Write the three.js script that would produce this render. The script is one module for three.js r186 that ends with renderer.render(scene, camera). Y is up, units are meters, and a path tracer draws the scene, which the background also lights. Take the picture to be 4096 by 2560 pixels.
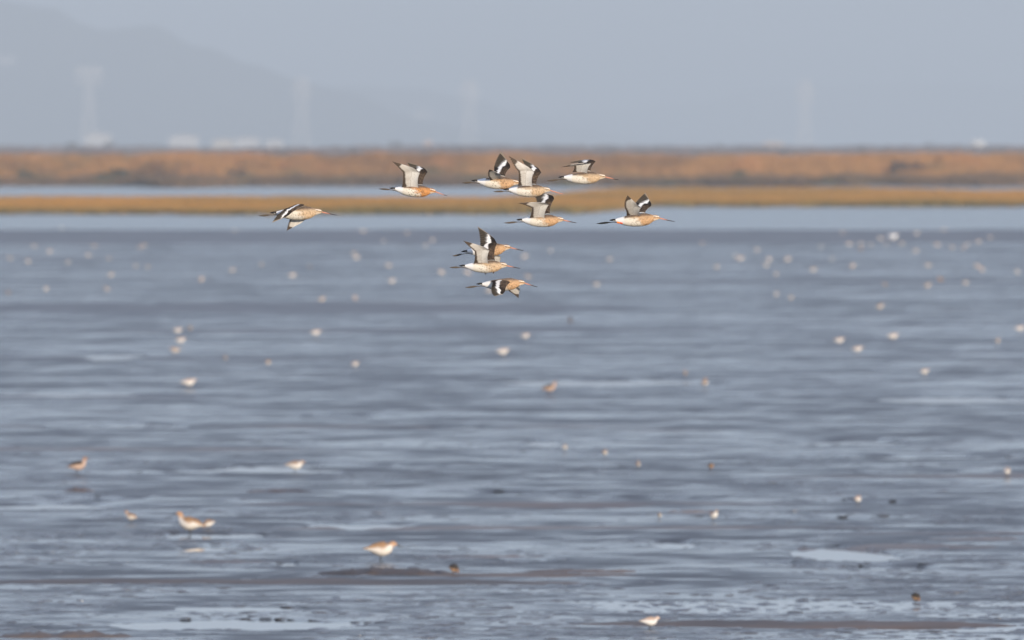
import * as THREE from 'three';
import { mergeGeometries } from 'three/addons/utils/BufferGeometryUtils.js';

// ------------------------------------------------------------------ camera, sky, sun, exposure
const EYE = 4.67;                                   // eye height on the sea wall, metres above the tide pools
const scene = new THREE.Scene();
const camera = new THREE.PerspectiveCamera(2.1505, 1.6, 1, 90000);
camera.position.set(0, EYE, 0);
camera.rotation.x = -0.010117;                      // tilted 0.58 degrees down
camera.focus = 113.7;                               // focused on the flying flock
camera.userData.fStop = 9.1;

const skyW = 256, skyH = 512, skyData = new Float32Array(skyW * skyH * 4);
for (let j = 0; j < skyH; j++) {
  const e = ((j + 0.5) / skyH - 0.5) * 180;         // elevation in degrees
  const a = Math.min(1, Math.max(0, e) / 30), k = a * a * (3 - 2 * a), b = Math.min(1, Math.max(0, e - 14) / 70);
  const c = [[0.412, 0.270, 0.115], [0.492, 0.330, 0.19], [0.590, 0.498, 0.35]].map(([h, m, z]) => (h + (m - h) * k) * (1 - b) + z * b);
  for (let i = 0; i < skyW; i++) skyData.set([c[0], c[1], c[2], 1], (j * skyW + i) * 4);
}
const sky = new THREE.DataTexture(skyData, skyW, skyH, THREE.RGBAFormat, THREE.FloatType);
sky.mapping = THREE.EquirectangularReflectionMapping;
sky.magFilter = THREE.LinearFilter; sky.needsUpdate = true;
scene.background = sky; scene.environment = sky;

const sunAz = 0.44, sunEl = 0.205;                   // low sun behind the camera's right shoulder
const sun = new THREE.DirectionalLight(new THREE.Color().setRGB(1, 0.86, 0.69), 2.95);
sun.position.set(Math.sin(sunAz) * Math.cos(sunEl), Math.sin(sunEl), Math.cos(sunAz) * Math.cos(sunEl)).multiplyScalar(300).add(new THREE.Vector3(0, 0, -160));
sun.target.position.set(0, 0, -160);
sun.castShadow = true; sun.shadow.mapSize.set(4096, 4096);
Object.assign(sun.shadow.camera, { left: -60, right: 60, top: 60, bottom: -60, near: 1, far: 900 });
scene.add(sun, sun.target);

const renderer = new THREE.WebGLRenderer({ antialias: true });
renderer.setSize(1024, 640);
renderer.toneMapping = THREE.LinearToneMapping;
renderer.toneMappingExposure = 1.57;
renderer.shadowMap.enabled = true;
scene.fog = new THREE.FogExp2(new THREE.Color().setRGB(0.845, 0.94, 1), 0.00013);

// ------------------------------------------------------------------ helpers
let seed = 20240;
const rnd = () => { seed = (seed + 0x6D2B79F5) | 0; let t = Math.imul(seed ^ (seed >>> 15), 1 | seed); t = (t + Math.imul(t ^ (t >>> 7), 61 | t)) ^ t; return ((t ^ (t >>> 14)) >>> 0) / 4294967296; };
const rr = (a, b) => a + (b - a) * rnd();
const mix = (a, b, t) => a + (b - a) * t, mix3 = (a, b, t) => [mix(a[0], b[0], t), mix(a[1], b[1], t), mix(a[2], b[2], t)];
const sstep = (a, b, x) => { const t = Math.min(1, Math.max(0, (x - a) / (b - a))); return t * t * (3 - 2 * t); };
const hash = (x, y, z) => { let h = Math.imul(x, 374761393) ^ Math.imul(y, 668265263) ^ Math.imul(z, 1274126177); h = Math.imul(h ^ (h >>> 13), 1274126177); return ((h ^ (h >>> 16)) >>> 0) / 4294967296; };
function noise(x, y, z = 0) {                       // value noise, -1 .. 1
  const xi = Math.floor(x), yi = Math.floor(y), zi = Math.floor(z), f = t => t * t * (3 - 2 * t);
  const u = f(x - xi), v = f(y - yi), w = f(z - zi);
  const p = (k) => mix(mix(hash(xi, yi, zi + k), hash(xi + 1, yi, zi + k), u), mix(hash(xi, yi + 1, zi + k), hash(xi + 1, yi + 1, zi + k), u), v);
  return (w === 0 ? p(0) : mix(p(0), p(1), w)) * 2 - 1;
}
const fbm = (x, y, z = 0, n = 4) => { let s = 0, a = 0.55; for (let i = 0; i < n; i++) { s += a * noise(x, y, z + i * 7); x = x * 2.03 + 11.3; y = y * 2.03 + 5.7; a *= 0.5; } return s; };
const names = {};
const numbered = n => { const k = names[n] = (names[n] ?? -1) + 1; return k ? `${n}_${String(k).padStart(3, '0')}` : n; };
const lin = (r, g, b) => new THREE.Color().setRGB(r, g, b);
function tag(o, label, category, group, kind) {
  if (label) o.userData.label = label;
  if (category) o.userData.category = category;
  if (group) o.userData.group = group;
  if (kind) o.userData.kind = kind;
  return o;
}
function thing(name, at, label, category, group) {  // a Group at the thing's base, its parts become children
  const g = new THREE.Group(); g.name = numbered(name); g.position.set(...at); scene.add(g);
  return tag(g, label, category, group);
}
function part(name, geometry, material, parent) { const m = new THREE.Mesh(geometry, material); m.name = name; parent.add(m); return m; }
function structure(name, geometry, material) { const m = new THREE.Mesh(geometry, material); m.name = numbered(name); m.userData.kind = 'structure'; scene.add(m); return m; }
const V = (x, y, z) => new THREE.Vector3(x, y, z);
function geo(pos, idx, col, uv) {
  const g = new THREE.BufferGeometry();
  g.setAttribute('position', new THREE.Float32BufferAttribute(pos, 3));
  if (col) g.setAttribute('color', new THREE.Float32BufferAttribute(col, 3));
  if (uv) g.setAttribute('uv', new THREE.Float32BufferAttribute(uv, 2));
  g.setIndex(idx); g.computeVertexNormals();
  return g;
}
// a tube of elliptic rings along a spine of [x, y, halfHeight, halfWidth, z?]; colour(x, y, z, up) -> linear rgb
function loft(spine, steps, ring, colour, relief) {
  const n = spine.length - 1, pt = (i, k) => spine[Math.min(n, Math.max(0, i))][k] ?? 0;
  const at = t => { const f = Math.min(n - 1e-6, t * n), i = Math.floor(f), w = f - i; return [0, 1, 2, 3, 4].map(k => { const a = pt(i - 1, k), b = pt(i, k), d = pt(i + 1, k), e = pt(i + 2, k); return 0.5 * (2 * b + (d - a) * w + (2 * a - 5 * b + 4 * d - e) * w * w + (3 * b - 3 * d + e - a) * w * w * w); }); };
  const pos = [], col = [], idx = [];
  for (let i = 0; i <= steps; i++) {
    const t = i / steps, s = at(t), s0 = at(Math.max(0, t - 0.01)), s1 = at(Math.min(1, t + 0.01));
    let tx = s1[0] - s0[0], ty = s1[1] - s0[1]; const l = Math.hypot(tx, ty) || 1; tx /= l; ty /= l;
    for (let j = 0; j < ring; j++) {
      const a = j / ring * Math.PI * 2, cu = Math.sin(a), cz = Math.cos(a);
      let x = s[0] - ty * cu * s[2], y = s[1] + tx * cu * s[2], z = s[4] + cz * s[3];
      if (relief) { const k = relief(x, y, z, t); x += -ty * cu * k; y += tx * cu * k; z += cz * k; }
      pos.push(x, y, z); if (colour) col.push(...colour(x, y, z, cu * tx, t));
    }
  }
  for (const [i, o] of [[0, 1], [steps, -1]]) {
    const s = at(i / steps); pos.push(s[0], s[1], s[4]); if (colour) col.push(...colour(s[0], s[1], s[4], 0, i / steps));
    const c = pos.length / 3 - 1;
    for (let j = 0; j < ring; j++) { const p = i * ring + j, q = i * ring + (j + 1) % ring; idx.push(...(o > 0 ? [c, p, q] : [c, q, p])); }
  }
  for (let i = 0; i < steps; i++) for (let j = 0; j < ring; j++) {
    const a = i * ring + j, b = i * ring + (j + 1) % ring; idx.push(a, a + ring, b, b, a + ring, b + ring);
  }
  return geo(pos, idx, colour && col);
}
function canvasData(n, fn) {                        // n x n tileable data texture from fn(u, v) -> [r, g, b] 0..1
  const d = new Uint8Array(n * n * 4);
  for (let j = 0; j < n; j++) for (let i = 0; i < n; i++) { const c = fn(i / n, j / n); d.set([c[0] * 255, c[1] * 255, c[2] * 255, 255], (j * n + i) * 4); }
  const t = new THREE.DataTexture(d, n, n, THREE.RGBAFormat); t.wrapS = t.wrapT = THREE.RepeatWrapping; t.magFilter = THREE.LinearFilter; t.needsUpdate = true;
  return t;
}
const tileNoise = (u, v, f, z) => {                 // value noise that repeats after one tile
  const x = u * f, y = v * f, xi = Math.floor(x), yi = Math.floor(y), s = t => t * t * (3 - 2 * t), a = s(x - xi), b = s(y - yi);
  const h = (i, j) => hash(((i % f) + f) % f, ((j % f) + f) % f, z);
  return mix(mix(h(xi, yi), h(xi + 1, yi), a), mix(h(xi, yi + 1), h(xi + 1, yi + 1), a), b);
};

// ------------------------------------------------------------------ the ground: one sheet from the sea wall to the horizon
const F = 68200;                                    // used only to space the rows of the sheet finer where it is far away
const marshNear = x => mix(1190, 1325, sstep(3, 11, x)) + fbm(x * 0.06, 3.1) * 22 + fbm(x * 0.5, 8.1) * 4;
const marshFar = x => mix(1462, 1800, sstep(-3, 14, x)) - 90 * sstep(34, 50, x) + fbm(x * 0.05, 9.3) * 25;
const bankNear = x => 2050 - 75 * Math.exp(-(((x + 39) / 4) ** 2)) - 40 * sstep(0, 40, x) + fbm(x * 0.06, 21.7) * 28;
// shallow pools left by the tide: [x, distance, half width, half depth]
const POOLS = [[-2.71,167.1,1.12,1.3], [-2.77,172.0,0.63,0.74], [3.8,195.0,0.58,2.73], [4.18,189.1,0.49,1.03], [-1.84,210.0,0.64,1.42], [-3.62,205.2,0.59,1.36], [-3.54,197.7,0.3,1.26], [-3.72,246.0,1.28,1.74], [-2.66,249.3,1.43,1.11], [5.38,268.9,1.09,1.82], [0.5,268.1,0.31,2.32], [1.89,199.8,0.26,1.43], [-2.51,190.7,0.1,1.04], [-8.86,378.8,0.62,4.63], [-5.67,197.7,0.28,0.84], [3.03,190.5,0.25,0.91], [0.22,192.4,0.38,0.66], [6.2,243.8,1.17,1.28], [-0.84,282.2,0.66,1.71], [8.18,315.3,1.35,2.85], [6.0,257.1,1.81,1.19], [-5.57,225.7,0.68,1.1], [-5.94,221.7,0.75,1.41], [-0.48,229.5,1.65,1.13], [1.63,226.2,1.18,1.1], [0.63,221.1,1.01,0.88], [3.67,214.3,1.12,0.82], [2.65,234.7,1.01,0.99], [4.94,223.5,1.17,0.9], [-2.27,295.5,1.54,1.57], [1.81,338.0,1.98,3.28], [-6.42,284.3,1.48,1.74], [-8.44,320.7,1.25,2.21]];
function height(x, d) {
  let h;
  if (d < 1700) {
    const fine = sstep(700, 250, d), wx = x + fbm(x * 0.03, d * 0.01) * 8, wd = d + fbm(x * 0.05 + 9, d * 0.02) * 14;
    const rough = mix(0.36, 0.46, sstep(200, 600, d));
    h = mix(0.004, 0.034, sstep(174, 186, d + fbm(x * 0.2, 7.7) * 5)) + (fbm(wx * 0.020, wd * 0.011, 1, 3) * 0.030 + fbm(wx * 0.07, wd * 0.08, 2, 4) * 0.050 + fbm(x * 0.16, d * 0.30, 3, 3) * 0.026) * rough + fbm(x * 0.4, d * 0.8, 4, 3) * 0.012 * fine;
    h += 0.015 * Math.exp(-(((d - 492) / 26) ** 2));
    h -= 0.16 * sstep(955, 1010, d + fbm(x * 0.05, 4.4) * 25);
    if (d < 520) {
      for (const [px, pd, w, e0] of POOLS) { const e = e0 * 1.22, q = ((x - px) / w) ** 2 + ((d - pd + fbm(x * 1.1, pd) * e * 0.7) / e) ** 2; if (q < 6) h -= (h + 0.02) * (1 - sstep(0.6, 1.7, q + fbm(x * 2, d * 1.2, 5, 2) * 0.35)) ; if (q > 1.2 && q < 3) h += 0.003 * (1 - Math.abs(q - 2)); }
    }
    const m = sstep(-3, 3, d - marshNear(x)); if (m > 0) h = mix(h, 0.2 + fbm(x * 0.2, d * 0.05) * 0.06, m);
  } else h = 0.2 + fbm(x * 0.2, d * 0.05) * 0.06;
  if (d > 1500) h = mix(h, -0.35, sstep(-6, 6, d - marshFar(x)));
  if (d > 1900) { const b = bankNear(x); h = mix(h, 0.25 + 2.1 * sstep(6, 75, d - b) - 0.9 * sstep(240, 420, d - b) + fbm(x * 0.07, d * 0.02) * 0.35, sstep(-4, 6, d - b)); }
  if (d > 2600) h = mix(h, 1.2 + fbm(x * 0.01, d * 0.004) * 0.8, sstep(2600, 3000, d));
  return h;
}
{
  const rows = [], cols = [];
  for (let d = 6; d < 130; d *= 1.12) rows.push(d);
  for (let y = 2330; y > 140; y -= 3) rows.push(F * EYE / y);
  for (let y = 140; y > 11; y -= 3.5) rows.push(F * EYE / y);
  const inner = 0.037, n = 250;
  for (let k = 22; k > 0; k--) cols.push(-(inner + 0.004 * (Math.pow(1.33, k) - 1)));
  for (let k = -n; k <= n; k++) cols.push(inner * k / n);
  for (let k = 1; k <= 22; k++) cols.push(inner + 0.004 * (Math.pow(1.33, k) - 1));
  const pos = [], col = [], uv = [], idx = [], C = cols.length;
  const wet = [0.052, 0.047, 0.042], dry = [0.165, 0.108, 0.07], silt = [0.085, 0.08, 0.075];
  rows.forEach((d, i) => cols.forEach((c, j) => {
    const x = c * d, y = height(x, d); pos.push(x, y, -d); uv.push(x, d);
    const k = sstep(0.045, 0.09, y + fbm(x * 0.4, d * 0.15, 7, 3) * 0.04) * (d < 300 ? 1 : 0.7), s = sstep(-0.1, 0.5, fbm(x * 0.09, d * 0.03, 9, 3));
    col.push(...(d > 1150 && d < 5000 && y > 0.12 ? [0.16, 0.11, 0.06] : mix3(mix3(wet, silt, s), dry, k * 0.75)));
    if (i && j) { const a = i * C + j; idx.push(a - C - 1, a - C, a - 1, a - C, a, a - 1); }
  }));
  const lumps = canvasData(1024, (u, v) => { const w = tileNoise(u, v, 8, 3) * 0.25 + tileNoise(u, v, 32, 1) * 0.3; const a = tileNoise(u, v, 64, 5), b = tileNoise(u, v, 128, 6), c = tileNoise(u, v, 256, 8); const q = Math.min(1, w * 0.6 + a * 0.42 + b * 0.2 + c * 0.1); return [q, q, q]; });
  const sheen = canvasData(1024, (u, v) => { const q = 0.12 + 0.34 * sstep(0.28, 0.75, tileNoise(u, v, 9, 11) * 0.22 + tileNoise(u, v, 31, 12) * 0.38 + tileNoise(u, v, 90, 13) * 0.4) + 0.05 * tileNoise(u, v, 240, 14); return [q, q, q]; });
  lumps.repeat.set(1 / 4.7, 1 / 4.7); lumps.rotation = 0.5;
  sheen.repeat.set(1 / 31, 1 / 31); sheen.rotation = 0.31;
  structure('mudflat_ground', geo(pos, idx, col, uv), new THREE.MeshPhysicalMaterial({ vertexColors: true, roughness: 1, roughnessMap: sheen, bumpMap: lumps, bumpScale: 0.003, ior: 1.4 }));
  const ripple = canvasData(512, (u, v) => { const q = 0.14 + 0.1 * (tileNoise(u, v, 16, 21) * 0.5 + tileNoise(u, v, 40, 22) * 0.35 + tileNoise(u, v, 96, 23) * 0.15); return [q, q, q]; });
  ripple.repeat.set(40, 40);
  const w = new THREE.PlaneGeometry(2, 2, 1, 1); w.rotateX(-Math.PI / 2); w.scale(7000, 1, 1000); w.translate(0, 0, -1640);
  { const p = w.attributes.position, a = []; for (let i = 0; i < p.count; i++) a.push(p.getX(i) / 160, p.getZ(i) / 160); w.setAttribute('uv', new THREE.Float32BufferAttribute(a, 2)); }
  structure('tidal_water', w, new THREE.MeshPhysicalMaterial({ color: lin(0.035, 0.038, 0.036), roughness: 1, roughnessMap: ripple, ior: 1.333 }));
  const calm = new THREE.PlaneGeometry(600, 660, 1, 1); calm.rotateX(-Math.PI / 2); calm.translate(0, 0, -310);
  structure('pool_water', calm, new THREE.MeshPhysicalMaterial({ color: lin(0.035, 0.036, 0.033), roughness: 0.03, ior: 1.333 }));
}
{                                                   // worm casts and lumps of mud, too many to count
  const g = new THREE.IcosahedronGeometry(1, 2), p = g.attributes.position; for (let i = 0; i < p.count; i++) { const q = 1 + fbm(p.getX(i) * 1.7, p.getY(i) * 1.7, p.getZ(i) * 1.7, 2) * 0.35; p.setXYZ(i, p.getX(i) * q, Math.max(-0.2, p.getY(i)) * q, p.getZ(i) * q); } g.computeVertexNormals();
  const N = 12000, m = new THREE.InstancedMesh(g, new THREE.MeshPhysicalMaterial({ roughness: 0.2, ior: 1.4 }), N), q = new THREE.Quaternion(), c = new THREE.Color(); m.name = 'mud_lumps';
  for (let i = 0; i < N; i++) {
    let x, d, k = 0; do { d = 140 + 130 * Math.pow(rnd(), 1.5); x = rr(-0.043, 0.043) * d; k++; } while (k < 6 && fbm(x * 0.5, d * 0.14, 31, 3) + 0.25 - sstep(175, 250, d) * 0.5 < rr(-0.1, 0.35));
    const y = height(x, d), s = 0.03 + 0.06 * Math.pow(rnd(), 1.8), w = rr(0.85, 1.6);
    m.setMatrixAt(i, new THREE.Matrix4().compose(V(x, y < -0.012 ? -0.08 : Math.max(-0.003, y - 0.001), -d), q.setFromAxisAngle(V(0, 1, 0), rnd() * 6.283), V(s * w, s * rr(0.06, 0.2), s))); const t = rr(0.7, 1.4); m.setColorAt(i, c.setRGB(0.062 * t, 0.053 * t, 0.046 * t));
  }
  scene.add(m); tag(m, 'small lumps and worm casts strewn over the near wet mud', 'mud lumps', null, 'stuff');
}
// low banks of firmer brown mud standing just clear of the wet flat: [x, distance, half length, half depth, height]
const BANKS = [[-2.62,182.3,3.542,2.25,0.041], [-1.37,185.45,0.759,0.975,0.09], [0.18,184.6,1.254,1.5,0.027], [2.83,166.4,2.343,2.25,0.045], [-3.14,229.0,0.473,0.9,0.045], [-5.84,229.95,0.22,0.675,0.068], [-4.26,162.4,0.66,0.75,0.054], [-3.21,191.05,0.572,1.125,0.027], [-0.43,193.95,0.638,1.125,0.027], [2.31,217.05,0.352,1.125,0.036], [4.47,198.05,1.21,1.875,0.036], [0.74,186.6,0.66,1.5,0.027], [-0.72,208.0,2.431,1.5,0.027], [5.48,201.8,0.605,1.5,0.027], [0,872,75,78,0.05], [-7,490,11.5,20,0.035], [-22,716,22,7,0.03], [10,590,12,7,0.03], [-3,430,9,6,0.03], [-8,375,7,4,0.03], [-9,318,5,3,0.025], [-3,283,6,2.5,0.025], [-7,262,4,2,0.025], [7,240,3.5,2,0.03], [0,222,4,1.5,0.025], [2.2,208,2.5,1.2,0.025], [6.3,204,2.4,1.2,0.03]];
{
  const grain = canvasData(512, (u, v) => { const q = tileNoise(u, v, 24, 41) * 0.4 + tileNoise(u, v, 70, 42) * 0.35 + tileNoise(u, v, 180, 43) * 0.25; return [q, q, q]; }); grain.repeat.set(0.4, 0.4);
  const firm = new THREE.MeshStandardMaterial({ vertexColors: true, roughness: 0.62, bumpMap: grain, bumpScale: 0.006 });
  const damp = new THREE.MeshStandardMaterial({ vertexColors: true, roughness: 0.43, bumpMap: grain, bumpScale: 0.004 });
  BANKS.forEach(([bx, bd, hw, hd, top], k) => {
    if (bd < 300) hd *= 0.46; if (bd > 300) top *= 0.7;
    const pos = [], idx = [], col = [], uv = [], n = 90, m = 16, tone = bd > 300 ? [0.105, 0.088, 0.078] : mix3([0.17, 0.105, 0.066], [0.12, 0.092, 0.072], hash(k, 3, 9));
    for (let i = 0; i <= n; i++) for (let j = 0; j <= m; j++) {
      const u = i / n * 2 - 1, v = j / m * 2 - 1, x = bx + u * hw, taper = Math.pow(1 - u * u, 0.45), wob = fbm(x / hd * 0.25, k * 3.7, 0, 3) * hd * 0.8;
      const d = bd + v * hd * taper * (1 + 0.5 * fbm(x / hd * 0.5, k * 9.1, v > 0 ? 3 : 8, 3)) + wob, r = 1 - v * v, t = 1 + fbm(x * 1.1, d * 0.6, k, 3) * 0.7;
      pos.push(x, height(x, d) - 0.012 + (top + 0.012) * Math.pow(r, 0.6) * taper * (0.8 + 0.6 * fbm(x / hw * 5, v, k, 3)), -d); uv.push(x, d); col.push(tone[0] * t, tone[1] * t, tone[2] * t);
      if (i && j) { const a = i * (m + 1) + j; idx.push(a, a - 1, a - m - 2, a, a - m - 2, a - m - 1); }
    }
    structure('mud_bank', geo(pos, idx, col, uv), bd > 190 ? damp : firm);
  });
}
const groundAt = (x, d) => Math.max(0, height(x, d));

// ------------------------------------------------------------------ hills far behind, fading into the haze
function hill(name, d, spread, profile, colour, rough) {
  profile = profile.map(p => [p[0] * 1.89, p[1] * 1.89]); rough *= 1.8;
  const pos = [], idx = [], col = [], n = 220, m = 14, x0 = profile[0][0], x1 = profile[profile.length - 1][0];
  for (let i = 0; i <= n; i++) {
    const x = mix(x0, x1, i / n); let k = 0; while (k < profile.length - 2 && profile[k + 1][0] < x) k++;
    const [a, ha] = profile[k], [b, hb] = profile[k + 1], t = (x - a) / (b - a), top = mix(ha, hb, t * t * (3 - 2 * t)) + fbm(x * 0.012, 3, 0, 4) * rough;
    for (let j = 0; j <= m; j++) { const f = j / m * 2 - 1, r = 1 - f * f, z = d + f * spread + (1 - r) * 0; pos.push(x, Math.max(-2, top * (r * 0.8 + 0.2 * Math.pow(r, 4)) + fbm(x * 0.006, z * 0.006, 2) * rough * r), -z); const q = fbm(x * 0.02, z * 0.02, 5, 4); col.push(colour[0] * (1 + q * 0.5), colour[1] * (1 + q * 0.5), colour[2] * (1 + q * 0.4)); }
  }
  for (let i = 0; i < n; i++) for (let j = 0; j < m; j++) { const a = i * (m + 1) + j; idx.push(a, a + m + 1, a + 1, a + 1, a + m + 1, a + m + 2); }
  return structure(name, geo(pos, idx, col), new THREE.MeshStandardMaterial({ vertexColors: true, roughness: 1, side: THREE.DoubleSide }));
}
hill('hills', 22400, 1700, [[-1500, 60], [-1000, 105], [-500, 118], [-354, 103], [-315, 100], [-302, 90], [-282, 84], [-250, 86], [-215, 72], [-180, 61], [-148, 49], [-120, 41], [-60, 22], [0, 9], [60, 0]], [0.055, 0.07, 0.045], 3);
hill('hills', 28000, 1700, [[-420, 20], [-250, 48], [-160, 55], [-80, 54], [-40, 49], [5, 36], [40, 22], [110, 10], [220, 4]], [0.06, 0.07, 0.05], 3);
hill('hills', 36500, 2200, [[-200, 30], [60, 40], [200, 52], [300, 72], [420, 76], [560, 70], [760, 78], [1300, 60], [2200, 30]], [0.06, 0.07, 0.055], 4);

// ------------------------------------------------------------------ marsh, reed bank and far scrub
function tuft(blades, h, spread, width, lean) {     // a clump of bent blades
  const pos = [], idx = [], col = [];
  for (let b = 0; b < blades; b++) {
    const a = rnd() * 6.283, r = Math.sqrt(rnd()) * spread, x = Math.cos(a) * r, z = Math.sin(a) * r, hh = h * rr(0.55, 1.05), f = rnd() * 6.283, w = width * rr(0.6, 1.2);
    const lx = Math.cos(a) * lean * hh * rr(0.2, 1) + rr(-0.1, 0.1) * hh, lz = Math.sin(a) * lean * hh * rr(0.2, 1), cx = Math.cos(f) * w, cz = Math.sin(f) * w, o = pos.length / 3, t = rr(0.75, 1.2);
    pos.push(x - cx, -0.05, z - cz, x + cx, -0.05, z + cz, x - cx * 0.8 + lx * 0.4, hh * 0.6, z - cz * 0.8 + lz * 0.4, x + cx * 0.8 + lx * 0.4, hh * 0.6, z + cz * 0.8 + lz * 0.4, x + lx, hh, z + lz);
    idx.push(o, o + 1, o + 2, o + 1, o + 3, o + 2, o + 2, o + 3, o + 4);
    for (let k = 0; k < 5; k++) col.push(t, t, t);
  }
  return geo(pos, idx, col);
}
function leafClump(n, rx, ry, leaf) {               // a bush: leaf-sized faces through an uneven volume
  const pos = [], idx = [], col = [];
  const lobes = Array.from({ length: 7 }, () => [rr(-0.6, 0.6) * rx, rr(0.35, 1.25) * ry, rr(-0.6, 0.6) * rx, rr(0.35, 0.62)]);
  for (let k = 0; k < n; k++) {
    const [lx, ly, lz, lr] = lobes[k % 7], u = V(rr(-1, 1), rr(-1, 1), rr(-1, 1)).normalize().multiplyScalar(Math.cbrt(rnd()) * lr);
    const c = V(lx + u.x * rx, Math.max(0.05, ly + u.y * ry), lz + u.z * rx), a = V(rr(-1, 1), rr(-1, 1), rr(-1, 1)).normalize().multiplyScalar(leaf * rr(0.6, 1.3)), b = V(rr(-1, 1), rr(-1, 1), rr(-1, 1)).cross(a).normalize().multiplyScalar(leaf * rr(0.35, 0.7)), o = pos.length / 3, t = rr(0.7, 1.3);
    for (const [p, q] of [[-1, 0], [0, -1], [1, 0], [0, 1]]) { pos.push(c.x + a.x * p + b.x * q, c.y + a.y * p + b.y * q, c.z + a.z * p + b.z * q); col.push(t, t * rr(0.95, 1.05), t); }
    idx.push(o, o + 1, o + 2, o, o + 2, o + 3);
  }
  return geo(pos, idx, col);
}
const leafMat = (r, g, b) => new THREE.MeshStandardMaterial({ color: lin(r, g, b), vertexColors: true, roughness: 0.9, side: THREE.DoubleSide });
function stuff(name, label, category, geometry, material, count, place) {
  const m = new THREE.InstancedMesh(geometry, material, count), q = new THREE.Quaternion(), c = new THREE.Color(); m.name = name;
  for (let i = 0; i < count; i++) {
    const [x, y, d, sx, sy, rgb] = place(i);
    m.setMatrixAt(i, new THREE.Matrix4().compose(V(x, y, -d), q.setFromAxisAngle(V(0, 1, 0), rnd() * 6.283), V(sx, sy, sx))); m.setColorAt(i, c.setRGB(...rgb));
  }
  scene.add(m); return tag(m, label, category, null, 'stuff');
}
stuff('marsh_grass', 'low golden marsh grass in a band across the water', 'grass', tuft(16, 0.42, 0.75, 0.035, 0.45), leafMat(1, 1, 1), 30000, i => {
  const x = rr(-75, 75), a = marshNear(x), b = marshFar(x), t = i % 3 ? Math.pow(rnd(), 1.6) : rnd() * 0.05, d = mix(a, b, t), p = fbm(x * 0.12, d * 0.012, 3);
  const edge = sstep(9, 1, d - a);
  return [x, height(x, d), d, rr(0.8, 1.5), rr(0.7, 1.1) * (1 + p * 0.25), mix3(mix3([0.41, 0.205, 0.04], [0.29, 0.165, 0.032], sstep(-0.2, 0.5, p)), [0.17, 0.15, 0.05], edge * rr(0.3, 1))];
});
stuff('reeds', 'tall dead brown reeds covering the far bank', 'reeds', tuft(18, 1.6, 0.8, 0.05, 0.3), leafMat(1, 1, 1), 26000, i => {
  const x = rr(-120, 120), t = i % 4 ? rnd() : rnd() * 0.12, d = bankNear(x) + t * 150, p = fbm(x * 0.11, d * 0.02, 4), q = fbm(x * 0.35, d * 0.05, 6);
  const low = mix3([0.42, 0.21, 0.062], [0.24, 0.122, 0.04], sstep(-0.3, 0.4, p)), c = mix3(low, [0.45, 0.20, 0.062], sstep(0.05, 0.5, q) * 0.7);
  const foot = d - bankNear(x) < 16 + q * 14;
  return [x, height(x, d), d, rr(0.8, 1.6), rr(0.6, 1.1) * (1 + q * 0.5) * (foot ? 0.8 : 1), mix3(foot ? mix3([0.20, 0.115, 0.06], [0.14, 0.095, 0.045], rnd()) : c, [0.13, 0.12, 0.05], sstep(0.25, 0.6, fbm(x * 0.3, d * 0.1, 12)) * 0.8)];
});
const scrub = leafClump(240, 2.4, 1.6, 0.32);
stuff('far_scrub', 'low mauve brown scrub along the hazy far shore', 'scrub', scrub, leafMat(1, 1, 1), 5200, i => {
  const d = rr(4200, 7200), x = rr(-0.045, 0.045) * d, p = fbm(x * 0.02, d * 0.003, 5), q = 0.55 + sstep(-0.3, 0.5, p) * 0.55;
  return [x, height(x, d) - 0.2, d, rr(1.2, 2.4), rr(1.2, 1.6) * q * mix(1.0, 1.25, (d - 4200) / 3000), mix3([0.18, 0.115, 0.10], [0.11, 0.095, 0.08], rnd())];
});
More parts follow.
